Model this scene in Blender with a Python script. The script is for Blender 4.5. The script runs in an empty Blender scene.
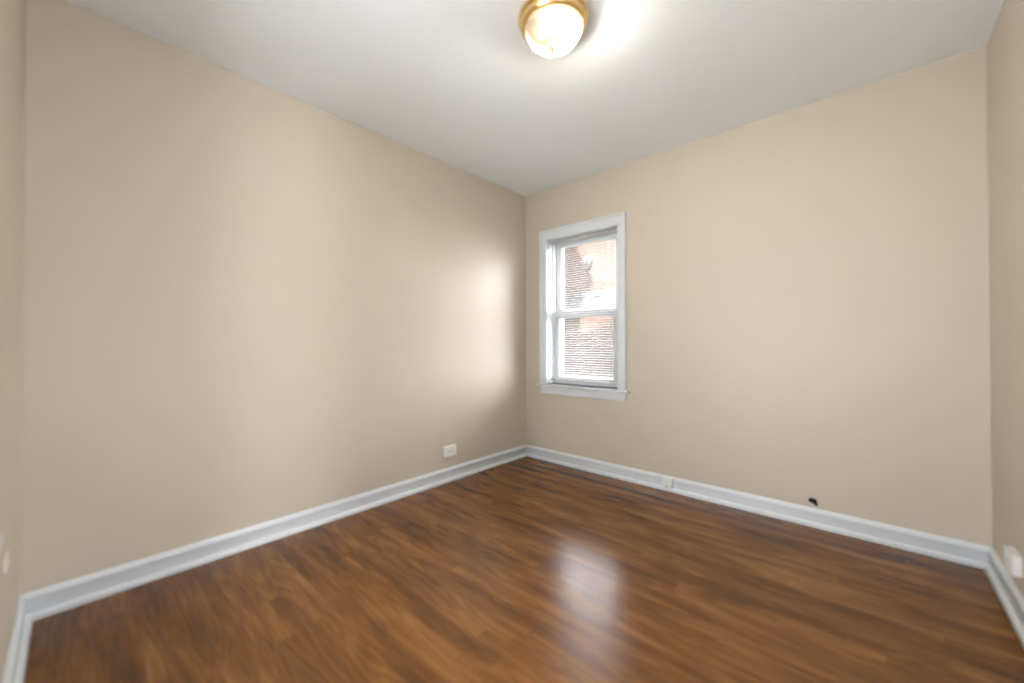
import bpy, bmesh, math, random
from mathutils import Vector, Matrix

S = bpy.context.scene
C = S.collection
R = math.radians

# ------------------------------------------------------------------ camera
H = 2.6                                   # ceiling height
XL, YB, XR, YN = -2.551, 3.0435, 0.4534, -0.1376   # inner wall planes: left, window wall, right, door wall
cam_d = bpy.data.cameras.new('camera')
cam = bpy.data.objects.new('camera', cam_d); C.objects.link(cam)
S.camera = cam
cam_d.sensor_width = 36.0
cam_d.lens = 394.71 * 36.0 / 1024
cam_d.shift_y = -1.62 / 1024
cam_d.clip_start = 0.02
cam.matrix_world = (Matrix.Translation((0, 0, 1.11976)) @ Matrix.Rotation(0.732676, 4, 'Z')
                    @ Matrix.Rotation(math.pi / 2 + 0.008836, 4, 'X') @ Matrix.Rotation(-0.0019357, 4, 'Z'))
cam_d.dof.use_dof = True
cam_d.dof.focus_distance = 25.0
cam_d.dof.aperture_fstop = 0.78

# ------------------------------------------------------------------ world, sun, exposure
S.view_settings.view_transform = 'Standard'
S.view_settings.look = 'None'
S.view_settings.exposure = 0.25
S.view_settings.gamma = 1.0
S.view_settings.use_curve_mapping = False
W = bpy.data.worlds.new('sky'); S.world = W
W.use_nodes = True
# hazy bright sky: dim in the north, bright round the sun in the south, an added bright patch over the roof opposite for the floor reflection, and bright gaps at both ends of the passage between the houses,
# in the west and in the east past the end of the house next door
SKY, SKY_SOUTH, SKY_EAST, SKY_PATCH, SKY_WEST = 4.0, 25.0, 180.0, 112.0, 60.0
wt = W.node_tree; bg = wt.nodes['Background']
bg.inputs['Color'].default_value = (0.95, 0.975, 1.0, 1)
tc = wt.nodes.new('ShaderNodeTexCoord')
total = None
for d, lo_edge, hi_edge, amount in (((-0.2, -0.9, 0.3), -0.05, 0.8, SKY_SOUTH), ((0.62, 0.76, 0.26), 0.50, 0.98, SKY_EAST), ((-0.45, 0.70, 0.55), 0.82, 0.97, SKY_PATCH), ((-0.88, 0.46, 0.06), 0.84, 1.0, SKY_WEST)):
    dp = wt.nodes.new('ShaderNodeVectorMath'); dp.operation = 'DOT_PRODUCT'; dp.inputs[1].default_value = Vector(d).normalized()
    mr = wt.nodes.new('ShaderNodeMapRange'); mr.interpolation_type = 'SMOOTHSTEP'
    for i_, v_ in enumerate((lo_edge, hi_edge, 0.0, amount)): mr.inputs[i_ + 1].default_value = v_
    wt.links.new(tc.outputs['Generated'], dp.inputs[0]); wt.links.new(dp.outputs['Value'], mr.inputs[0])
    ad = wt.nodes.new('ShaderNodeMath'); ad.operation = 'ADD'; wt.links.new(mr.outputs[0], ad.inputs[0])
    if total: wt.links.new(total, ad.inputs[1])
    else: ad.inputs[1].default_value = SKY
    total = ad.outputs[0]
wt.links.new(total, bg.inputs['Strength'])

pd3 = bpy.data.lights.new('door_wall_window_portal', 'AREA'); pd3.shape = 'RECTANGLE'; pd3.size = 0.78; pd3.size_y = 1.42
pd3.cycles.is_portal = True
po3 = bpy.data.objects.new('door_wall_window_portal', pd3); C.objects.link(po3)
po3.location = (-0.97, -0.30, 1.41); po3.rotation_euler = (R(90), 0, 0)

SUN_DIR = Vector((0.22, 0.62, -0.85)).normalized()   # the way the sunlight travels
sd = bpy.data.lights.new('sun', 'SUN'); sd.energy = 80.0; sd.angle = R(1.0); sd.color = (1.0, 0.95, 0.90)
so = bpy.data.objects.new('sun', sd); C.objects.link(so)
so.rotation_euler = SUN_DIR.to_track_quat('-Z', 'Y').to_euler(); so.location = (0, -2, 8)

# daylight of the window, guided (portal: adds no light of its own)
pd = bpy.data.lights.new('window_portal', 'AREA'); pd.shape = 'RECTANGLE'; pd.size = 0.75; pd.size_y = 1.42
pd.cycles.is_portal = True
po = bpy.data.objects.new('window_portal', pd); C.objects.link(po)
po.location = (-1.912, 3.335, 1.41); po.rotation_euler = (R(-90), 0, 0)
pd3 = bpy.data.lights.new('door_wall_window_portal', 'AREA'); pd3.shape = 'RECTANGLE'; pd3.size = 0.78; pd3.size_y = 1.42
pd3.cycles.is_portal = True
po3 = bpy.data.objects.new('door_wall_window_portal', pd3); C.objects.link(po3)
po3.location = (-0.97, -0.30, 1.41); po3.rotation_euler = (R(90), 0, 0)

SUN_DIR = Vector((0.22, 0.62, -0.85)).normalized()   # the way the sunlight travels
sd = bpy.data.lights.new('sun', 'SUN'); sd.energy = 80.0; sd.angle = R(1.0); sd.color = (1.0, 0.95, 0.90)
so = bpy.data.objects.new('sun', sd); C.objects.link(so)
so.rotation_euler = SUN_DIR.to_track_quat('-Z', 'Y').to_euler(); so.location = (0, -2, 8)

# daylight of the window, guided (portal: adds no light of its own)
pd = bpy.data.lights.new('window_portal', 'AREA'); pd.shape = 'RECTANGLE'; pd.size = 0.75; pd.size_y = 1.42
pd.cycles.is_portal = True
po = bpy.data.objects.new('window_portal', pd); C.objects.link(po)
po.location = (-1.912, 3.335, 1.41); po.rotation_euler = (R(-90), 0, 0)
pd2 = bpy.data.lights.new('side_window_portal', 'AREA'); pd2.shape = 'RECTANGLE'; pd2.size = 0.70; pd2.size_y = 1.42
pd2.cycles.is_portal = True
po2 = bpy.data.objects.new('side_window_portal', pd2); C.objects.link(po2)
po2.location = (0.62, 0.85, 1.41); po2.rotation_euler = (R(90), 0, R(90))

FILL_A, FILL_B, FILL_R, BULB_POWER = 75.0, 30.0, 112.0, 46.0

# ------------------------------------------------------------------ helpers
def mat(name, col, rough=0.5, spec=0.5, metal=0.0):
    m = bpy.data.materials.new(name); m.use_nodes = True
    b = m.node_tree.nodes['Principled BSDF']
    b.inputs['Base Color'].default_value = (*col, 1)
    b.inputs['Roughness'].default_value = rough
    b.inputs['Specular IOR Level'].default_value = spec
    b.inputs['Metallic'].default_value = metal
    return m

class N:
    """small node-tree writer"""
    def __init__(s, m):
        s.t = m.node_tree; s.b = s.t.nodes['Principled BSDF']
    def n(s, typ, **kw):
        nd = s.t.nodes.new(typ)
        for k, v in kw.items():
            setattr(nd, k, v)
        return nd
    def l(s, a, b): s.t.links.new(a, b)
    def math(s, op, a, b=None, c=None, clamp=False):
        nd = s.n('ShaderNodeMath', operation=op); nd.use_clamp = clamp
        for i, v in enumerate((a, b, c)):
            if v is None: continue
            if isinstance(v, (int, float)): nd.inputs[i].default_value = v
            else: s.l(v, nd.inputs[i])
        return nd.outputs[0]
    def noise(s, vec, scale, detail=2.0, rough=0.5, dist=0.0):
        nd = s.n('ShaderNodeTexNoise')
        nd.inputs['Scale'].default_value = scale; nd.inputs['Detail'].default_value = detail
        nd.inputs['Roughness'].default_value = rough; nd.inputs['Distortion'].default_value = dist
        s.l(vec, nd.inputs['Vector']); return nd.outputs['Fac']
    def comb(s, x, y, z=0.0):
        nd = s.n('ShaderNodeCombineXYZ')
        for i, v in enumerate((x, y, z)):
            if isinstance(v, (int, float)): nd.inputs[i].default_value = v
            else: s.l(v, nd.inputs[i])
        return nd.outputs[0]
    def ramp(s, fac, stops):
        nd = s.n('ShaderNodeValToRGB'); cr = nd.color_ramp
        while len(cr.elements) < len(stops): cr.elements.new(0.5)
        for e, (p, c) in zip(cr.elements, stops):
            e.position = p; e.color = (*c, 1)
        s.l(fac, nd.inputs['Fac']); return nd.outputs['Color']
    def mix(s, fac, a, b, blend='MIX'):
        nd = s.n('ShaderNodeMix', data_type='RGBA', blend_type=blend)
        if isinstance(fac, (int, float)): nd.inputs[0].default_value = fac
        else: s.l(fac, nd.inputs[0])
        for i, v in ((6, a), (7, b)):
            if isinstance(v, tuple): nd.inputs[i].default_value = (*v, 1)
            else: s.l(v, nd.inputs[i])
        return nd.outputs[2]
    def bump(s, h, strength, dist=0.01):
        nd = s.n('ShaderNodeBump'); nd.inputs['Strength'].default_value = strength; nd.inputs['Distance'].default_value = dist
        s.l(h, nd.inputs['Height']); s.l(nd.outputs[0], s.b.inputs['Normal'])

def smooth(me, ang=35):
    for p in me.polygons: p.use_smooth = True
    try: me.set_sharp_from_angle(angle=R(ang))
    except Exception: pass

def link(name, bm, m, parent=None, loc=None, sm=None, recalc=True):
    if recalc: bmesh.ops.recalc_face_normals(bm, faces=bm.faces)
    me = bpy.data.meshes.new(name); bm.to_mesh(me); bm.free()
    if m: me.materials.append(m)
    if sm: smooth(me, sm)
    o = bpy.data.objects.new(name, me); C.objects.link(o)
    if parent: o.parent = parent
    if loc: o.location = loc
    return o

def struct(name, bm, m, sm=None):
    o = link(name, bm, m, None, None, sm); o['kind'] = 'structure'; return o

def empty(name, loc, label, cat, group=None, rot=(0, 0, 0)):
    o = bpy.data.objects.new(name, None); C.objects.link(o)
    o.location = loc; o.rotation_euler = rot; o.empty_display_size = 0.05
    o['label'] = label; o['category'] = cat
    if group: o['group'] = group
    return o

def tag(o, label, cat, group=None):
    o['label'] = label; o['category'] = cat
    if group: o['group'] = group

def box(bm, a, b, bev=0.0, seg=2):
    x0, y0, z0 = (min(a[i], b[i]) for i in range(3)); x1, y1, z1 = (max(a[i], b[i]) for i in range(3))
    vs = [bm.verts.new(p) for p in ((x0,y0,z0),(x1,y0,z0),(x1,y1,z0),(x0,y1,z0),(x0,y0,z1),(x1,y0,z1),(x1,y1,z1),(x0,y1,z1))]
    fs = [bm.faces.new([vs[i] for i in q]) for q in ((3,2,1,0),(4,5,6,7),(0,1,5,4),(1,2,6,5),(2,3,7,6),(3,0,4,7))]
    if bev:
        es = list({e for f in fs for e in f.edges})
        bmesh.ops.bevel(bm, geom=es, offset=bev, segments=seg, affect='EDGES', profile=0.5)
    return bm

def lathe(bm, prof, n=64, centre=(0, 0, 0)):
    """profile of (r, z) turned round the z axis"""
    rings = []
    for r, z in prof:
        if r < 1e-5: rings.append([bm.verts.new((centre[0], centre[1], centre[2] + z))])
        else: rings.append([bm.verts.new((centre[0] + r*math.cos(2*math.pi*i/n), centre[1] + r*math.sin(2*math.pi*i/n), centre[2] + z)) for i in range(n)])
    for a, b in zip(rings, rings[1:]):
        for i in range(n):
            j = (i + 1) % n
            if len(a) == 1 and len(b) == 1: continue
            if len(a) == 1: bm.faces.new((a[0], b[i], b[j]))
            elif len(b) == 1: bm.faces.new((a[i], b[0], a[j]))
            else: bm.faces.new((a[i], b[i], b[j], a[j]))
    return bm

def tube(bm, pts, r, n=10):
    pts = [Vector(p) for p in pts]; rings = []
    up = Vector((0.13, 0.31, 0.94))
    for i, p in enumerate(pts):
        t = (pts[min(i+1, len(pts)-1)] - pts[max(i-1, 0)]).normalized()
        u = t.cross(up).normalized(); v = t.cross(u)
        rr = r[i] if isinstance(r, (list, tuple)) else r
        rings.append([bm.verts.new(p + rr*(u*math.cos(2*math.pi*k/n) + v*math.sin(2*math.pi*k/n))) for k in range(n)])
    for a, b in zip(rings, rings[1:]):
        for k in range(n): bm.faces.new((a[k], a[(k+1) % n], b[(k+1) % n], b[k]))
    bm.faces.new(rings[0][::-1]); bm.faces.new(rings[-1])
    return bm

def rrect(x0, x1, z0, z1, r, n=6):
    pts = []
    for cx, cz, a0 in ((x1-r, z1-r, 0), (x0+r, z1-r, 90), (x0+r, z0+r, 180), (x1-r, z0+r, 270)):
        for i in range(n + 1):
            a = R(a0 + 90*i/n); pts.append((cx + r*math.cos(a), cz + r*math.sin(a)))
    return pts

def ring_prism(bm, outer, inner, y0, y1, inner_front=None):
    """a frame between two closed outlines in the xz plane, y0 (room side) to y1"""
    inner_f = inner_front or inner
    L = [[bm.verts.new((x, y, z)) for x, z in pts] for pts, y in ((outer, y0), (inner_f, y0), (inner, (y0+y1)/2), (inner, y1), (outer, y1))]
    n = len(outer)
    for a, b in zip(L, L[1:] + L[:1]):
        for i in range(n):
            j = (i+1) % n; bm.faces.new((a[i], a[j], b[j], b[i]))
    return bm

def sweep(bm, prof, path):
    """profile of (d, z) along mitred corners; path: list of (x, y, ox, oy), o = inward direction per unit d"""
    rows = [[bm.verts.new((x + ox*d, y + oy*d, z)) for d, z in prof] for x, y, ox, oy in path]
    n = len(prof)
    for a, b in zip(rows, rows[1:]):
        for i in range(n): bm.faces.new((a[i], a[(i+1) % n], b[(i+1) % n], b[i]))
    bm.faces.new(rows[0]); bm.faces.new(rows[-1][::-1])
    return bm

# ------------------------------------------------------------------ materials
# wall paint: warm beige, eggshell, with faint roller texture and broad patches of touch-up
M_wall = mat('beige_paint', (0.60, 0.545, 0.465), 0.48, 0.35)
k = N(M_wall); geo = k.n('ShaderNodeNewGeometry'); P = geo.outputs['Position']
f1 = k.noise(P, 1.3, 3, 0.55)
k.l(k.ramp(f1, [(0.3, (0.532, 0.474, 0.388)), (0.7, (0.556, 0.496, 0.405))]), k.b.inputs['Base Color'])
f2 = k.noise(P, 2.2, 2, 0.5); f3 = k.noise(P, 260, 2, 0.5)
k.bump(k.math('ADD', k.math('MULTIPLY', f2, 2.0), k.math('MULTIPLY', f3, 0.02)), 0.10, 0.02)

M_ceil = mat('white_ceiling_paint', (0.88, 0.935, 0.985), 0.8, 0.2)
k = N(M_ceil); geo = k.n('ShaderNodeNewGeometry')
k.bump(k.noise(geo.outputs['Position'], 180, 2), 0.05, 0.004)

M_hall = mat('white_hall_paint', (0.78, 0.80, 0.83), 0.7, 0.3)
M_white = mat('white_trim_paint', (0.67, 0.705, 0.735), 0.32, 0.5)
k = N(M_white); geo = k.n('ShaderNodeNewGeometry')
k.bump(k.noise(geo.outputs['Position'], 40, 3), 0.06, 0.004)
M_sash = mat('white_vinyl', (0.80, 0.81, 0.82), 0.35, 0.5)
M_plastic = mat('white_plastic', (0.80, 0.805, 0.80), 0.35, 0.5)
M_slot = mat('dark_slot', (0.03, 0.03, 0.03), 0.6)
M_screw = mat('steel', (0.6, 0.6, 0.6), 0.35, 0.5, 1.0)
M_black = mat('black_rubber', (0.008, 0.007, 0.006), 0.7, 0.15)
M_slat = mat('white_slat', (0.60, 0.60, 0.60), 0.4, 0.5)
k = N(M_slat); tl = k.n('ShaderNodeBsdfTranslucent'); tl.inputs[0].default_value = (0.7, 0.7, 0.7, 1); mx = k.n('ShaderNodeMixShader'); mx.inputs[0].default_value = 0.35
k.l(k.b.outputs[0], mx.inputs[1]); k.l(tl.outputs[0], mx.inputs[2]); k.l(mx.outputs[0], k.t.nodes['Material Output'].inputs[0])      # thin plastic lets some light through
M_cord = mat('white_cord', (0.8, 0.8, 0.78), 0.8)

# oak strip floor, dark stained and glossy; strips run along x
M_floor = mat('stained_oak', (0.2, 0.1, 0.05), 0.3, 0.5)
k = N(M_floor); geo = k.n('ShaderNodeNewGeometry'); sx = k.n('ShaderNodeSeparateXYZ'); k.l(geo.outputs['Position'], sx.inputs[0])
X, Y = sx.outputs[0], sx.outputs[1]
PW = 0.0572
row = k.math('FLOOR', k.math('DIVIDE', Y, PW)); v = k.math('FRACT', k.math('DIVIDE', Y, PW))
wn = k.n('ShaderNodeTexWhiteNoise', noise_dimensions='1D'); k.l(row, wn.inputs['W'])
xs = k.math('ADD', k.math('DIVIDE', X, 0.95), k.math('MULTIPLY', wn.outputs['Value'], 7.3))
col = k.math('FLOOR', xs); u = k.math('FRACT', xs)
wn2 = k.n('ShaderNodeTexWhiteNoise', noise_dimensions='2D'); k.l(k.comb(row, col), wn2.inputs['Vector'])
pid = wn2.outputs['Value']
# every board has its own stretch of grain
off = k.math('MULTIPLY', pid, 37.0)
gv = k.comb(k.math('ADD', k.math('MULTIPLY', X, 1.1), off), k.math('MULTIPLY', Y, 10.0), off)
broad = k.noise(gv, 1.5, 3, 0.6, 0.6)                                   # figure inside one board
fig = k.noise(gv, 1.1, 1.0, 0.4, 0.5)
rings = k.math('MULTIPLY', k.math('ABSOLUTE', k.math('SUBTRACT', k.math('FRACT', k.math('MULTIPLY', fig, 9.0)), 0.5)), 2.0)
fine = k.noise(k.comb(k.math('MULTIPLY', X, 5.0), k.math('MULTIPLY', Y, 150.0), off), 1.0, 3, 0.6)
# drifts of the stain that run on over several boards, and dark mineral streaks
drift = k.noise(k.comb(k.math('MULTIPLY', X, 1.3), k.math('MULTIPLY', Y, 9.0)), 1.0, 3, 0.55, 0.5)
blot = k.noise(k.comb(k.math('MULTIPLY', X, 2.6), k.math('MULTIPLY', Y, 6.5), 4.0), 1.0, 2, 0.5, 0.8)
streak = k.noise(k.comb(k.math('MULTIPLY', X, 2.2), k.math('MULTIPLY', Y, 30.0), 9.0), 1.0, 2, 0.5, 0.6)
val = k.math('ADD', k.math('MULTIPLY', broad, 0.30), k.math('MULTIPLY', rings, 0.11))
val = k.math('ADD', val, k.math('MULTIPLY', fine, 0.10))
val = k.math('ADD', val, k.math('MULTIPLY', pid, 0.09))
val = k.math('ADD', val, k.math('MULTIPLY', drift, 0.50))
val = k.math('ADD', val, k.math('MULTIPLY', blot, 0.16))
base = k.ramp(val, [(0.38, (0.052, 0.020, 0.0050)), (0.53, (0.096, 0.0365, 0.0075)), (0.65, (0.155, 0.060, 0.0135)), (0.80, (0.25, 0.106, 0.028))])
smr = k.n('ShaderNodeMapRange'); k.l(streak, smr.inputs[0]); smr.inputs[1].default_value = 0.58; smr.inputs[2].default_value = 0.74; smr.inputs[3].default_value = 0.0; smr.inputs[4].default_value = 0.18
base = k.mix(smr.outputs[0], base, (0.036, 0.014, 0.005))
fk = k.noise(k.comb(k.math('ADD', k.math('MULTIPLY', X, 7.0), off), k.math('MULTIPLY', Y, 42.0), off), 1.0, 2, 0.5, 1.2)
fmr = k.n('ShaderNodeMapRange'); k.l(fk, fmr.inputs[0]); fmr.inputs[1].default_value = 0.62; fmr.inputs[2].default_value = 0.74; fmr.inputs[4].default_value = 0.36
base = k.mix(fmr.outputs[0], base, (0.034, 0.0135, 0.0045))
seam = k.math('MAXIMUM', k.math('GREATER_THAN', k.math('ABSOLUTE', k.math('SUBTRACT', v, 0.5)), 0.486),
              k.math('GREATER_THAN', k.math('ABSOLUTE', k.math('SUBTRACT', u, 0.5)), 0.4988))
base = k.mix(k.math('MULTIPLY', seam, 0.40), base, (0.030, 0.012, 0.004))
k.l(base, k.b.inputs['Base Color'])
k.b.inputs['Roughness'].default_value = 0.5
k.b.inputs['Specular IOR Level'].default_value = 0.0
k.b.inputs['Coat Weight'].default_value = 0.8
k.b.inputs['Coat IOR'].default_value = 1.48
k.b.inputs['Coat Roughness'].default_value = 0.20
wav = k.noise(k.comb(k.math('MULTIPLY', X, 2.0), k.math('MULTIPLY', Y, 14.0)), 1.0, 2)
bp = k.n('ShaderNodeBump'); bp.inputs['Strength'].default_value = 0.30; bp.inputs['Distance'].default_value = 0.003
k.l(k.math('SUBTRACT', k.math('ADD', wav, k.math('MULTIPLY', fine, 0.10)), k.math('MULTIPLY', seam, 0.15)), bp.inputs['Height'])
k.l(bp.outputs[0], k.b.inputs['Coat Normal'])

# window glass: clear, with a thin translucent veil added for washed-out haze
M_glass = bpy.data.materials.new('veiled_glass'); M_glass.use_nodes = True
t = M_glass.node_tree; t.nodes.clear()
out = t.nodes.new('ShaderNodeOutputMaterial'); tr = t.nodes.new('ShaderNodeBsdfTransparent'); tl = t.nodes.new('ShaderNodeBsdfTranslucent')
gl = t.nodes.new('ShaderNodeBsdfGlossy'); gl.inputs['Roughness'].default_value = 0.03; fr = t.nodes.new('ShaderNodeFresnel'); fr.inputs[0].default_value = 1.45
m1 = t.nodes.new('ShaderNodeMixShader'); m1.inputs[0].default_value = 0.012; m2 = t.nodes.new('ShaderNodeMixShader')
tl.inputs[0].default_value = (0.95, 0.95, 0.95, 1)
t.links.new(tr.outputs[0], m1.inputs[1]); t.links.new(tl.outputs[0], m1.inputs[2])
ge = t.nodes.new('ShaderNodeNewGeometry'); bf = t.nodes.new('ShaderNodeMath'); bf.operation = 'SUBTRACT'; bf.inputs[0].default_value = 1.0
fm = t.nodes.new('ShaderNodeMath'); fm.operation = 'MULTIPLY'      # reflect at the outer faces only
t.links.new(ge.outputs['Backfacing'], bf.inputs[1]); t.links.new(fr.outputs[0], fm.inputs[0]); t.links.new(bf.outputs[0], fm.inputs[1])
t.links.new(fm.outputs[0], m2.inputs[0]); t.links.new(m1.outputs[0], m2.inputs[1]); t.links.new(gl.outputs[0], m2.inputs[2])
t.links.new(m2.outputs[0], out.inputs[0])

# added dark filter outside the sashes, dims the view through the window
M_filter = bpy.data.materials.new('dimming_filter_mat'); M_filter.use_nodes = True
t = M_filter.node_tree; t.nodes.clear()
out = t.nodes.new('ShaderNodeOutputMaterial'); tr = t.nodes.new('ShaderNodeBsdfTransparent'); df = t.nodes.new('ShaderNodeBsdfDiffuse')
df.inputs[0].default_value = (0.05, 0.05, 0.05, 1); mx = t.nodes.new('ShaderNodeMixShader'); mx.inputs[0].default_value = 0.62
t.links.new(tr.outputs[0], mx.inputs[1]); t.links.new(df.outputs[0], mx.inputs[2]); t.links.new(mx.outputs[0], out.inputs[0])

# lamp: polished brass, frosted glass
M_brass = mat('brass', (0.78, 0.55, 0.24), 0.22, 0.5, 1.0)
M_darkbrass = mat('aged_brass', (0.30, 0.22, 0.12), 0.4, 0.5, 1.0)
M_shade = bpy.data.materials.new('frosted_glass'); M_shade.use_nodes = True
t = M_shade.node_tree; t.nodes.clear()
out = t.nodes.new('ShaderNodeOutputMaterial'); tr = t.nodes.new('ShaderNodeBsdfTransparent'); tl = t.nodes.new('ShaderNodeBsdfTranslucent')
df = t.nodes.new('ShaderNodeBsdfDiffuse'); df.inputs[0].default_value = (0.50, 0.45, 0.37, 1)
tl.inputs[0].default_value = (1.0, 0.88, 0.68, 1); tr.inputs[0].default_value = (1.0, 0.97, 0.92, 1)
ma = t.nodes.new('ShaderNodeMixShader'); ma.inputs[0].default_value = 0.9970
mb = t.nodes.new('ShaderNodeMixShader'); mb.inputs[0].default_value = 0.38
t.links.new(tl.outputs[0], ma.inputs[1]); t.links.new(df.outputs[0], ma.inputs[2])
t.links.new(ma.outputs[0], mb.inputs[1]); t.links.new(tr.outputs[0], mb.inputs[2]); t.links.new(mb.outputs[0], out.inputs[0])
M_bulb = bpy.data.materials.new('lit_bulb'); M_bulb.use_nodes = True
b = M_bulb.node_tree.nodes['Principled BSDF']; b.inputs['Emission Color'].default_value = (1, 0.95, 0.87, 1); b.inputs['Emission Strength'].default_value = BULB_POWER/(math.pi*0.020)

M_backing = mat('dark_backing', (0.035, 0.03, 0.025), 0.9, 0.1)  # for the dark disc added inside the lamp pan
M_bulb_out = mat('frosted_bulb', (0.80, 0.74, 0.64), 0.4)

# outside
M_brick = mat('red_brick', (0.4, 0.2, 0.15), 0.85, 0.2)
k = N(M_brick); geo = k.n('ShaderNodeNewGeometry'); sx = k.n('ShaderNodeSeparateXYZ'); k.l(geo.outputs['Position'], sx.inputs[0])
bt = k.n('ShaderNodeTexBrick'); k.l(k.comb(k.math('ADD', sx.outputs[0], sx.outputs[1]), sx.outputs[2]), bt.inputs['Vector'])
bt.inputs['Scale'].default_value = 1.0; bt.inputs['Brick Width'].default_value = 0.21; bt.inputs['Row Height'].default_value = 0.075
bt.inputs['Mortar Size'].default_value = 0.008
bt.inputs['Color1'].default_value = (0.185, 0.096, 0.074, 1); bt.inputs['Color2'].default_value = (0.150, 0.073, 0.055, 1); bt.inputs['Mortar'].default_value = (0.20, 0.17, 0.15, 1)
k.l(bt.outputs['Color'], k.b.inputs['Base Color'])
M_block = mat('dark_block', (0.06, 0.05, 0.045), 0.9, 0.1)  # dark, to cut light bounced onto the wall opposite
M_stone = mat('pale_limestone', (0.14, 0.125, 0.11), 0.8)
M_outwhite = mat('weathered_white', (0.25, 0.245, 0.24), 0.6)
M_paving = mat('dark_lawn', (0.07, 0.085, 0.045), 0.95, 0.1)
M_bounce = mat('pale_bounce', (0.70, 0.69, 0.67), 0.9)  # pale, to bounce light in through the added windows
M_roof = mat('roof_shingle', (0.13, 0.12, 0.11), 0.9)
M_pane = mat('dark_window_glass', (0.10, 0.11, 0.12), 0.08, 0.5)

# ------------------------------------------------------------------ room shell
T = 0.27                                   # wall thickness
WX0, WX1, WZ0, WZ1 = -2.282, -1.540, 0.715, 2.105      # window opening
bm = bmesh.new(); box(bm, (XL - T, YN - 0.14, -0.15), (XR + T, YB + T, 0)); struct('floor', bm, M_floor)
bm = bmesh.new(); box(bm, (XL - T, YN - 0.14, H), (XR + T, YB + T, H + 0.12)); struct('ceiling', bm, M_ceil)
bm = bmesh.new(); box(bm, (XL - T, YN - 0.14, 0), (XL, YB + T, H)); struct('wall_left', bm, M_wall)

def holed(bm, x0, x1, z0, z1, hx0, hx1, hz0, hz1, y0, y1):
    """a wall slab with one rectangular opening, as one closed mesh"""
    xs = [x0, hx0, hx1, x1]; zs = [z0, hz0, hz1, z1]
    g = {}
    for yi, y in enumerate((y0, y1)):
        for i, x in enumerate(xs):
            for j, z in enumerate(zs): g[i, j, yi] = bm.verts.new((x, y, z))
    for i in range(3):
        for j in range(3):
            if i == 1 and j == 1: continue
            for yi in (0, 1): bm.faces.new([g[a, b_, yi] for a, b_ in ((i, j), (i+1, j), (i+1, j+1), (i, j+1))])
    for a, b_ in (((1,1),(2,1)), ((2,1),(2,2)), ((2,2),(1,2)), ((1,2),(1,1))):
        bm.faces.new((g[*a, 0], g[*b_, 0], g[*b_, 1], g[*a, 1]))
    o = [(0,0),(1,0),(2,0),(3,0),(3,1),(3,2),(3,3),(2,3),(1,3),(0,3),(0,2),(0,1)]
    for a, b_ in zip(o, o[1:] + o[:1]): bm.faces.new((g[*a, 0], g[*b_, 0], g[*b_, 1], g[*a, 1]))
    return bm

bm = bmesh.new(); holed(bm, XL, XR, 0, H, WX0, WX1, WZ0, WZ1, YB, YB + T); struct('wall_back', bm, M_wall)
# right wall with a second doorway beside the camera, added for fill light from a side room
bm = bmesh.new()
pts = [(YN - 0.14, 0), (-0.05, 0), (-0.05, 2.05), (0.73, 2.05), (0.73, 0), (YB + T, 0), (YB + T, H), (YN - 0.14, H)]
a = [bm.verts.new((XR, y, z)) for y, z in pts]; b_ = [bm.verts.new((XR + 0.14, y, z)) for y, z in pts]
bm.faces.new(a); bm.faces.new(b_[::-1])
for i in range(len(pts)): bm.faces.new((a[i], a[(i+1) % len(pts)], b_[(i+1) % len(pts)], b_[i]))
struct('wall_right', bm, M_wall)
bm = bmesh.new(); x_ = XR - 0.018
box(bm, (x_, -0.119, 0), (XR, -0.05, 2.05), 0.003); box(bm, (x_, 0.73, 0), (XR, 0.81, 2.05), 0.003); box(bm, (x_, -0.119, 2.0505), (XR, 0.81, 2.14), 0.003)
struct('trim_2', bm, M_white)
RX0, RX1, RY0, RY1 = XR + 0.14, 2.5, -0.17, 1.5
bm = bmesh.new(); box(bm, (RX0, RY0, -0.15), (RX1, RY1, 0)); struct('floor_side', bm, M_floor)
bm = bmesh.new(); box(bm, (RX0, RY0, H), (RX1, RY1, H + 0.12)); struct('ceiling_side', bm, M_ceil)
bm = bmesh.new(); box(bm, (RX1, RY0, 0), (RX1 + 0.1, RY1, H)); struct('wall_side_right', bm, M_hall)
bm = bmesh.new(); box(bm, (RX0, RY1, 0), (RX1 + 0.1, RY1 + 0.1, H)); struct('wall_side_back', bm, M_hall)
bm = bmesh.new(); box(bm, (1.71, RY0 - 0.1, 0), (RX1 + 0.1, RY0, H)); struct('wall_side_front', bm, M_hall)

# door wall (behind the camera) with its doorway into the hall
DX0, DX1, DZ = -0.40, 0.36, 2.05
UX0, UX1 = -1.36, -0.58
bm = bmesh.new()
xs = [XL, UX0, UX1, DX0, DX1, XR]; zs = [0, 0.70, DZ, 2.12, H]
solid = lambda i, j: not ((i == 1 and j in (1, 2)) or (i == 3 and j in (0, 1)))
g = {}
def gv_(i, j, q):
    if (i, j, q) not in g: g[i, j, q] = bm.verts.new((xs[i], YN - 0.14*q, zs[j]))
    return g[i, j, q]
for i in range(5):
    for j in range(4):
        if not solid(i, j): continue
        for q in (0, 1): bm.faces.new([gv_(a_, b_, q) for a_, b_ in ((i, j), (i+1, j), (i+1, j+1), (i, j+1))])
        for (di, dj), (p_, r_) in (((-1, 0), ((i, j), (i, j+1))), ((1, 0), ((i+1, j), (i+1, j+1))), ((0, -1), ((i, j), (i+1, j))), ((0, 1), ((i, j+1), (i+1, j+1)))):
            ii, jj = i + di, j + dj
            if 0 <= ii < 5 and 0 <= jj < 4 and solid(ii, jj): continue
            bm.faces.new((gv_(*p_, 0), gv_(*r_, 0), gv_(*r_, 1), gv_(*p_, 1)))
struct('wall_front', bm, M_wall)
bm = bmesh.new()
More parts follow.
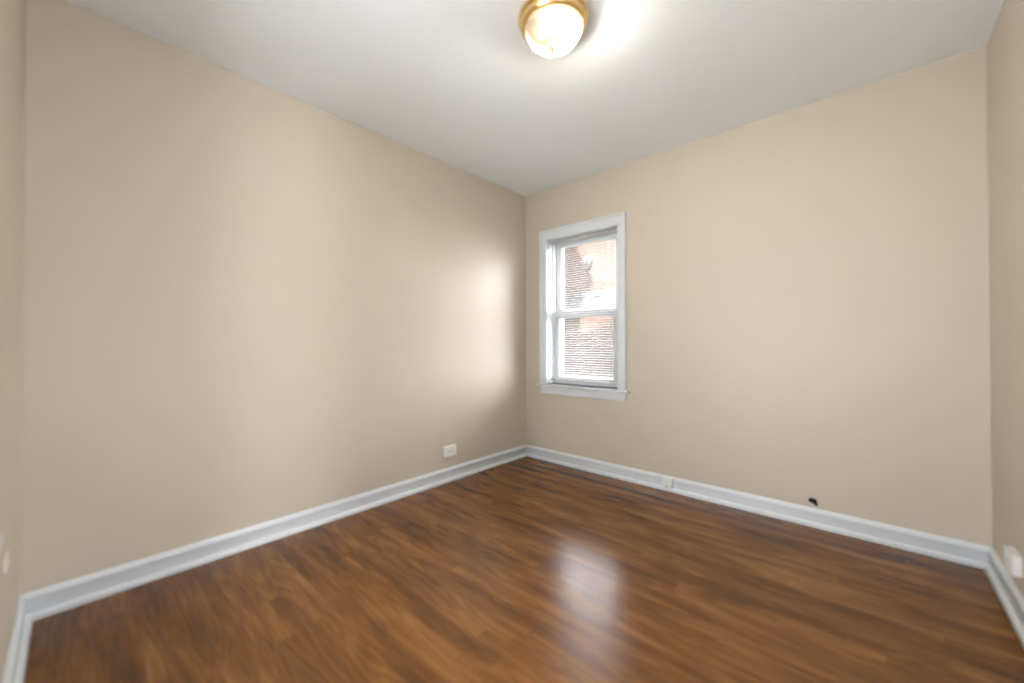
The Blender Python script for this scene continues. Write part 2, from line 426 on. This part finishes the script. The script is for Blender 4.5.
for x0, x1 in ((DX0 - 0.08, DX0), (DX1, DX1 + 0.08)): box(bm, (x0, YN, 0), (x1, YN + 0.018, DZ), 0.003)
box(bm, (DX0 - 0.08, YN, DZ), (DX1 + 0.08, YN + 0.018, DZ + 0.09), 0.003)
struct('trim_1', bm, M_white)

# hall behind the doorway
HX0, HX1, HY0, HY1 = -0.46, 1.6, -1.75, YN - 0.14
bm = bmesh.new(); box(bm, (HX0, HY0, -0.15), (HX1, HY1, 0)); struct('floor_hall', bm, M_floor)
bm = bmesh.new(); box(bm, (HX0, HY0, H), (HX1, HY1, H + 0.12)); struct('ceiling_hall', bm, M_ceil)
bm = bmesh.new(); box(bm, (HX0 - 0.1, HY0, 0), (HX0, HY1, H)); struct('wall_hall_left', bm, M_hall)
bm = bmesh.new(); box(bm, (HX1, HY0, 0), (HX1 + 0.1, HY1, H)); struct('wall_hall_right', bm, M_hall)
bm = bmesh.new(); box(bm, (HX0 - 0.1, HY0 - 0.1, 0), (HX1 + 0.1, HY0, H)); struct('wall_hall_front', bm, M_hall)
bm = bmesh.new(); box(bm, (XR + 0.14, HY1, 0), (HX1 + 0.1, HY1 + 0.1, H)); struct('wall_hall_back', bm, M_hall)
for (x, y), pw in (((1.25, -0.66), FILL_A), ((-0.33, -1.1), FILL_B), ((1.95, 0.52), FILL_R)):       # unseen fill lights added in the hall and the side room
    hd = bpy.data.lights.new('fill_light', 'POINT'); hd.shadow_soft_size = 0.11; hd.energy = pw; hd.color = (0.97, 0.985, 1.0)
    ho = bpy.data.objects.new('fill_light', hd); C.objects.link(ho); ho.location = (x, y, 1.0)

# baseboards: flat board with a sloped cap and a quarter-round shoe
bprof = [(0, 0), (0.034, 0), (0.034, 0.006), (0.0325, 0.013), (0.028, 0.020), (0.021, 0.0245), (0.0145, 0.026), (0.0140, 0.079), (0.0175, 0.082),
         (0.0175, 0.086), (0.013, 0.094), (0.006, 0.103), (0.003, 0.107), (0, 0.107)]
def base(name, path):
    bm = bmesh.new(); sweep(bm, bprof, path); struct(name, bm, M_white, 50)
base('baseboard_left', [(XL, YN, 1, 1), (XL, YB, 1, -1)])
base('baseboard_back', [(XL, YB, 1, -1), (XR, YB, -1, -1)])
base('baseboard_right', [(XR, YB, -1, -1), (XR, 0.81, -1, 0)])
base('baseboard_front', [(DX0 - 0.08, YN, 0, 1), (XL, YN, 1, 1)])

# ------------------------------------------------------------------ window
win = bpy.data.objects.new('window_1', None); C.objects.link(win); win['kind'] = 'structure'
win.location = (0, 0, 0)
CX0, CX1, CZ1 = -2.354, -1.474, 2.196
bm = bmesh.new()
yf = YB - 0.020
box(bm, (CX0, YB, 0.735), (WX0 + 0.004, yf, 2.103), 0.003)
box(bm, (WX1 - 0.004, YB, 0.735), (CX1, yf, 2.103), 0.003)
box(bm, (CX0, YB, 2.1035), (CX1, yf, CZ1), 0.003)
# raised back band round the outside
box(bm, (CX0 - 0.004, YB, 0.735), (CX0 + 0.016, yf - 0.008, CZ1 + 0.004), 0.003)
box(bm, (CX1 - 0.016, YB, 0.735), (CX1 + 0.004, yf - 0.008, CZ1 + 0.004), 0.003)
box(bm, (CX0 + 0.0165, YB, CZ1 - 0.016), (CX1 - 0.0165, yf - 0.008, CZ1 + 0.004), 0.003)
link('window_casing', bm, M_white, win)
bm = bmesh.new()   # jamb lining, stops and tracks
ring_prism(bm, rrect(WX0 - 0.001, WX1 + 0.001, WZ0, WZ1 + 0.001, 0.001), rrect(WX0 + 0.008, WX1 - 0.008, WZ0 + 0.02, WZ1 - 0.008, 0.002), YB - 0.001, YB + T)
for x0, x1 in ((WX0 + 0.007, WX0 + 0.022), (WX1 - 0.022, WX1 - 0.007)):
    box(bm, (x0, 3.118, WZ0 + 0.02), (x1, 3.138, WZ1 - 0.009), 0.002)
    box(bm, (x0, 3.226, WZ0 + 0.02), (x1, 3.246, WZ1 - 0.009), 0.002)
box(bm, (WX0 + 0.022, 3.118, WZ1 - 0.028), (WX1 - 0.022, 3.138, WZ1 - 0.009), 0.002)
link('window_frame', bm, M_white, win)
bm = bmesh.new(); box(bm, (-2.376, YB + 0.10, 0.714), (-1.440, YB - 0.052, 0.735), 0.006, 3); link('window_sill', bm, M_white, win)
bm = bmesh.new(); box(bm, (CX0 + 0.004, YB, 0.640), (CX1 - 0.004, YB - 0.016, 0.7135), 0.004); link('window_apron', bm, M_white, win)
def sash(name, z0, z1, gz0, gz1, y0, y1):
    gx0, gx1 = -2.205, -1.650
    bm = bmesh.new()
    n = 6
    ring_prism(bm, rrect(WX0 + 0.010, WX1 - 0.010, z0, z1, 0.002, n), rrect(gx0, gx1, gz0, gz1, 0.020, n), y0, y1, rrect(gx0 - 0.012, gx1 + 0.012, gz0 - 0.012, gz1 + 0.012, 0.028, n))
    o = link(name, bm, M_sash, win, None, 30)
    bm = bmesh.new(); box(bm, (gx0 - 0.004, (y0 + y1)/2 + 0.004, gz0 - 0.004), (gx1 + 0.004, (y0 + y1)/2 + 0.008, gz1 + 0.004)); link('window_pane', bm, M_glass, o)
    return o
up = sash('upper_sash', 1.402, 2.094, 1.448, 2.052, 3.188, 3.222)
lo = sash('lower_sash', 0.737, 1.420, 0.805, 1.362, 3.142, 3.180)
sc_ = link('filter_frame', ring_prism(bmesh.new(), rrect(WX0 + 0.010, WX1 - 0.010, 0.737, 2.095, 0.002), rrect(WX0 + 0.028, WX1 - 0.028, 0.755, 2.077, 0.004), 3.262, 3.272), M_sash, win)
bm = bmesh.new(); box(bm, (WX0 + 0.026, 3.2665, 0.753), (WX1 - 0.026, 3.2675, 2.079)); link('dimming_filter', bm, M_filter, sc_)  # added filter that dims the outdoors
bm = bmesh.new(); box(bm, (-1.955, 3.146, 1.4205), (-1.895, 3.176, 1.428), 0.003); tube(bm, [(-1.925, 3.16, 1.427), (-1.925, 3.16, 1.440), (-1.90, 3.152, 1.443)], [0.009, 0.009, 0.005])
link('sash_lock', bm, M_sash, lo)

def sashes(x0, x1, parent, turn):
    for z0, z1, d in ((0.701, 1.42, 0.03), (1.40, 2.119, 0.07)):
        bm = bmesh.new(); ring_prism(bm, rrect(x0, x1, z0, z1, 0.002), rrect(x0 + 0.045, x1 - 0.045, z0 + 0.05, z1 - 0.05, 0.01), d, d + 0.035)
        o = link('sash', turn(bm), M_sash, parent)
        bm = bmesh.new(); box(bm, (x0 + 0.042, d + 0.015, z0 + 0.047), (x1 - 0.042, d + 0.019, z1 - 0.047)); link('window_pane', turn(bm), M_glass, o)
# unseen window pair added in the door wall for fill light, under a baffle
win2 = bpy.data.objects.new('fill_window', None); C.objects.link(win2); win2['kind'] = 'structure'
def turned(bm):
    for v_ in bm.verts: v_.co = Vector((v_.co.x, YN - v_.co.y, v_.co.z))
    return bm
bm = bmesh.new()
box(bm, (UX0 - 0.07, -0.02, 0.70), (UX0 + 0.004, 0, 2.12), 0.003); box(bm, (UX1 - 0.004, -0.02, 0.70), (UX1 + 0.07, 0, 2.12), 0.003)
box(bm, (UX0 - 0.07, -0.02, 2.1205), (UX1 + 0.07, 0, 2.21), 0.003); box(bm, (UX0 - 0.08, -0.035, 0.679), (UX1 + 0.08, 0.0, 0.6995), 0.005)
UM = (UX0 + UX1)/2
box(bm, (UM - 0.03, -0.02, 0.70), (UM + 0.03, 0.13, 2.12), 0.003)
link('window_casing', turned(bm), M_white, win2)
sashes(UX0 + 0.001, UM - 0.0305, win2, turned); sashes(UM + 0.0305, UX1 - 0.001, win2, turned)
bm = bmesh.new(); box(bm, (-3.4, YN - 0.14, 2.30), (-0.56, YN - 1.84, 2.42)); struct('sun_baffle', bm, M_ceil)  # added slab keeps direct sun out of the fill windows
bm = bmesh.new(); box(bm, (-6.0, YN - 0.14, -0.15), (HX0 - 0.1, YN - 9.0, -0.05)); struct('bounce_slab', bm, M_bounce)  # added pale slab, bounces sunlight up to the ceiling

# ------------------------------------------------------------------ mini blind in the window
BX0, BX1, BY = WX0 + 0.014, WX1 - 0.014, 3.086
blind = empty('mini_blind', (0, BY, 0), 'white horizontal mini blind hanging open inside the window frame', 'blind')
bm = bmesh.new(); box(bm, (BX0, -0.013, 2.066), (BX1, 0.013, 2.0955), 0.002); link('head_rail', bm, M_slat, blind)
bm = bmesh.new(); box(bm, (BX0, -0.012, 0.768), (BX1, 0.012, 0.784), 0.004, 3); link('bottom_rail', bm, M_slat, blind)
bm = bmesh.new()
sec = [(-0.0125, -0.0016), (-0.006, 0.0004), (0, 0.0011), (0.006, 0.0004), (0.0125, -0.0016)]
prof = [(y, z + 0.0004) for y, z in sec] + [(y, z - 0.0004) for y, z in sec[::-1]]
A = [bm.verts.new((BX0, y, z)) for y, z in prof]; B = [bm.verts.new((BX1, y, z)) for y, z in prof]
for i in range(len(prof)):
    j = (i + 1) % len(prof); bm.faces.new((A[i], A[j], B[j], B[i]))
bm.faces.new(A[::-1]); bm.faces.new(B)
pitch = 0.0212
slat = link('slat', bm, M_slat, blind, (0, 0, 0.806), 40); slat.rotation_euler.x = R(14)
n_slats = 60
for i in range(1, n_slats):
    s_ = slat.copy(); C.objects.link(s_); s_.parent = blind; s_.rotation_euler.x = R(14); s_.location = (0, 0, 0.806 + i*(2.052 - 0.806)/(n_slats - 1))
for x in (BX0 + 0.10, BX1 - 0.10):
    bm = bmesh.new()
    for y in (-0.0135, 0.0135): tube(bm, [(x, y, 0.776), (x, y, 1.4), (x, y, 2.07)], 0.0007, 6)
    link('ladder_cord', bm, M_cord, blind)

# ------------------------------------------------------------------ ceiling light
LX, LY = -1.046, 1.447
lamp = empty('ceiling_light', (LX, LY, H), 'round flush ceiling light with brass pan and lit frosted glass bowl', 'ceiling light')
bm = bmesh.new()
lathe(bm, [(0, -0.001), (0.150, -0.001), (0.157, -0.006), (0.159, -0.016), (0.156, -0.024), (0.149, -0.029), (0.147, -0.034), (0.149, -0.040), (0.147, -0.047),
           (0.140, -0.054), (0.134, -0.058), (0.131, -0.058), (0.130, -0.054), (0.1295, -0.026)], 96)
pan = link('brass_pan', bm, M_brass, lamp, None, 60, recalc=False)
bm = bmesh.new(); lathe(bm, [(0, -0.012), (0.129, -0.012), (0.129, -0.024), (0, -0.024)], 96); link('pan_backing', bm, M_backing, pan, None, 40)  # dark disc added so the lit bowl does not clip to white
bm = bmesh.new()
gp = [(0.125, -0.046), (0.1255, -0.058), (0.1235, -0.070), (0.117, -0.087), (0.106, -0.103), (0.090, -0.118), (0.070, -0.130), (0.047, -0.138), (0.024, -0.142), (0.006, -0.143)]
lathe(bm, [(r_ + 0.0, z_) for r_, z_ in gp], 96); link('glass_bowl', bm, M_shade, lamp, None, 80, recalc=False)
bm = bmesh.new()
lathe(bm, [(0, -0.139), (0.014, -0.1425), (0.016, -0.148), (0.011, -0.152), (0.0115, -0.158), (0.012, -0.162), (0.007, -0.168), (0, -0.169)], 24)
f = link('finial', bm, M_darkbrass, lamp, None, 40); 
rt = Vector((0.743, 0.669, 0))
for s_, lit in ((0.040, True), (-0.062, False)):       # the right-hand bulb burns, the other is out
    bm = bmesh.new()
    if lit: lathe(bm, [(0, 0.0), (0.014, 0.0), (0.014, -0.018), (0.022, -0.032), (0.033, -0.050), (0.035, -0.064), (0.031, -0.080), (0.018, -0.092), (0, -0.096)], 32)
    else: lathe(bm, [(0, 0.0), (0.013, 0.0), (0.013, -0.016), (0.018, -0.026), (0.024, -0.042), (0.025, -0.052), (0.018, -0.065), (0, -0.070)], 32)
    link('bulb', bm, M_bulb if lit else M_bulb_out, lamp, rt*s_ + Vector((0, 0, -0.026)), 60)

# ------------------------------------------------------------------ outlets, jack, cable
def outlet(loc, rotz, label):
    """horizontal duplex receptacle in a shallow surface box; +y of the empty points into the room"""
    t = empty('wall_outlet', loc, label, 'outlet', 'white horizontal wall outlets', (0, 0, rotz))
    bm = bmesh.new(); box(bm, (-0.060, 0.0, -0.040), (0.060, 0.022, 0.040), 0.004, 3); link('outlet_box', bm, M_plastic, t)
    bm = bmesh.new(); box(bm, (-0.062, 0.0225, -0.042), (0.062, 0.0275, 0.042), 0.0024, 3); link('cover_plate', bm, M_plastic, t)
    for x in (-0.0195, 0.0195):
        bm = bmesh.new(); pts = rrect(x - 0.0145, x + 0.0145, -0.017, 0.017, 0.008)
        a = [bm.verts.new((px, 0.0278, pz)) for px, pz in pts]; b_ = [bm.verts.new((px, 0.0300, pz)) for px, pz in pts]
        for i in range(len(pts)): bm.faces.new((a[i], a[(i+1) % len(pts)], b_[(i+1) % len(pts)], b_[i]))
        bm.faces.new(a); bm.faces.new(b_)
        s = link('socket', bm, M_plastic, t)
        bm = bmesh.new()
        for dz in (-0.006, 0.006): box(bm, (x - 0.008, 0.0299, dz - 0.001), (x + 0.000, 0.0304, dz + 0.001))
        lathe(bm, [(0, 0.0), (0.0024, 0.0), (0.0024, 0.0005), (0, 0.0005)], 12)
        for v_ in bm.verts:
            if abs(v_.co.y) < 0.01: v_.co = Vector((x + 0.007 + v_.co.x, 0.0299 + v_.co.z, v_.co.y))
        link('slots', bm, M_slot, s)
    bm = bmesh.new(); lathe(bm, [(0, 0.0295), (0.003, 0.0290), (0.0032, 0.0277), (0, 0.0277)], 16)
    for v_ in bm.verts: v_.co = Vector((v_.co.x, v_.co.z, v_.co.y))
    link('screw', bm, M_screw, t)
    return t
outlet((XL, 2.056, 0.246), R(-90), 'white horizontal outlet low on the left wall above its baseboard, nearest the corner')
outlet((XR, 2.59, 0.222), R(90), 'white horizontal outlet low on the right wall at the right edge of the photo')
plate = empty('cable_plate', (-1.985, YN, 0.448), 'small white cable plate on the door wall at the left edge of the photo', 'wall plate')
bm = bmesh.new(); box(bm, (-0.035, 0, -0.022), (0.035, 0.0045, 0.022), 0.002, 2); link('plate', bm, M_plastic, plate)
bm = bmesh.new(); lathe(bm, [(0, 0.0095), (0.004, 0.0095), (0.0045, 0.009), (0.0045, 0.0047), (0, 0.0047)], 16)
for v_ in bm.verts: v_.co = Vector((v_.co.x, v_.co.z, v_.co.y))
link('socket', bm, M_screw, plate)

jack = empty('phone_jack', (-1.128, YB - 0.0330, 0.0), 'small white phone jack box mounted on the baseboard below and right of the window', 'phone jack')
bm = bmesh.new(); box(bm, (-0.036, 0.0155, 0.0265), (0.036, -0.018, 0.106), 0.005, 3); link('jack_body', bm, M_plastic, jack)
bm = bmesh.new(); box(bm, (-0.030, -0.0183, 0.034), (0.030, -0.021, 0.098), 0.0012, 2); link('jack_cover', bm, M_plastic, jack)
bm = bmesh.new(); box(bm, (-0.005, -0.0211, 0.040), (0.005, -0.0216, 0.047)); link('jack_port', bm, M_slot, jack)

cab = empty('cable_stub', (-0.252, YB, 0.147), 'short black cable stub poking out of the wall just above the baseboard', 'cable')
bm = bmesh.new(); tube(bm, [(-0.006, 0.01, 0.004), (-0.004, -0.008, 0.003), (0.004, -0.018, -0.002), (0.014, -0.024, -0.007), (0.021, -0.026, -0.010)], [0.009, 0.009, 0.009, 0.009, 0.0085], 14)
link('cable', bm, M_black, cab, None, 50)
bm = bmesh.new(); lathe(bm, [(0, 0.0), (0.021, 0.0), (0.020, 0.002), (0.012, 0.004), (0, 0.004)], 24)
for v_ in bm.verts: v_.co = Vector((v_.co.x*1.05 - 0.004, -v_.co.z, v_.co.y*0.75 + 0.003))
link('hole_disc', bm, M_black, cab, None, 50)  # dark disc standing in for the hole round the cable

# ------------------------------------------------------------------ outside the window
GY = 10.0
bm = bmesh.new(); box(bm, (-14, YB + T, -0.75), (12, 30, -0.6)); struct('ground', bm, M_paving)
house = empty('neighbouring_house', (-6, GY, -0.6), 'red brick house wall seen through the window, partly in sunlight', 'house')
def hp(name, bm, m, parent=house, sm=None):
    for v_ in bm.verts: v_.co -= Vector((-6, GY, -0.6))
    return link(name, bm, m, parent, None, sm)
bm = bmesh.new(); box(bm, (-16, GY, -0.6), (-3.6, GY + 7, 4.20)); hp('brick_wall', bm, M_brick)
bm = bmesh.new(); box(bm, (-16.2, GY - 0.12, 4.20), (-3.4, GY + 7.2, 4.36), 0.02); hp('roof', bm, M_roof)
bm = bmesh.new(); box(bm, (-15.9, GY, 2.16), (-3.6, GY - 0.06, 2.62), 0.01); hp('stone_ledge', bm, M_stone)
bm = bmesh.new(); ring_prism(bm, rrect(-6.05, -5.36, 2.14, 2.60, 0.004), rrect(-5.88, -5.50, 2.27, 2.46, 0.004), GY - 0.09, GY)
wf = hp('house_window', bm, M_outwhite)
bm = bmesh.new(); box(bm, (-5.885, GY - 0.03, 2.265), (-5.495, GY - 0.01, 2.465)); hp('house_pane', bm, M_pane, wf)
bm = bmesh.new(); lathe(bm, [(0, 0.14), (0.03, 0.14), (0.05, 0.10), (0.09, 0.09), (0.12, 0.05), (0.13, 0.0), (0, 0.0)], 32)
for v_ in bm.verts: v_.co = Vector((-6.03 + v_.co.x*1.35, GY - v_.co.z, 3.48 + v_.co.y*1.5))
hp('round_vent', bm, M_outwhite, house, 40)

# unseen prism shaped to cast the stepped shade on the brick wall opposite
def back(x, z, y):   # from the opposite wall back along the sunlight
    s_ = (GY - y)/SUN_DIR.y
    return (x - SUN_DIR.x*s_, z - SUN_DIR.z*s_)
outline = [(-6.78, 4.60), (-6.43, 3.99), (-6.19, 3.51), (-5.89, 3.09), (-5.82, 2.62), (-6.26, 2.10), (-6.26, 1.20), (-6.16, 1.18), (-5.20, 1.62), (-4.0, 2.1), (-2.5, 2.1), (-2.5, 0.5), (-9.5, 0.5), (-9.5, 4.60)]
bm = bmesh.new(); y0 = YB + T
A = [bm.verts.new((x, y0, z)) for x, z in (back(px, pz, y0) for px, pz in outline)]
B = [bm.verts.new((v_.co.x, y0 + 0.12, v_.co.z)) for v_ in A]
bm.faces.new(A); bm.faces.new(B[::-1])
for i in range(len(A)): bm.faces.new((A[i], A[(i+1) % len(A)], B[(i+1) % len(A)], B[i]))
struct('shade_prism', bm, M_roof)
bm = bmesh.new(); box(bm, (-13.0, YN - 0.14, H + 0.13), (9.0, YB + T, 9.65))  # unseen block added to keep south sky off the brick opposite
box(bm, (-13.0, YB - 0.2, -0.6), (XL - T, YB + T, H + 0.12)); box(bm, (2.7, YB - 0.2, -0.6), (9.0, YB + T, H + 0.12)); box(bm, (XR + 0.14, YB - 0.2, -0.6), (2.7, YB + T, H + 0.12))
struct('wall_sky_block', bm, M_block)
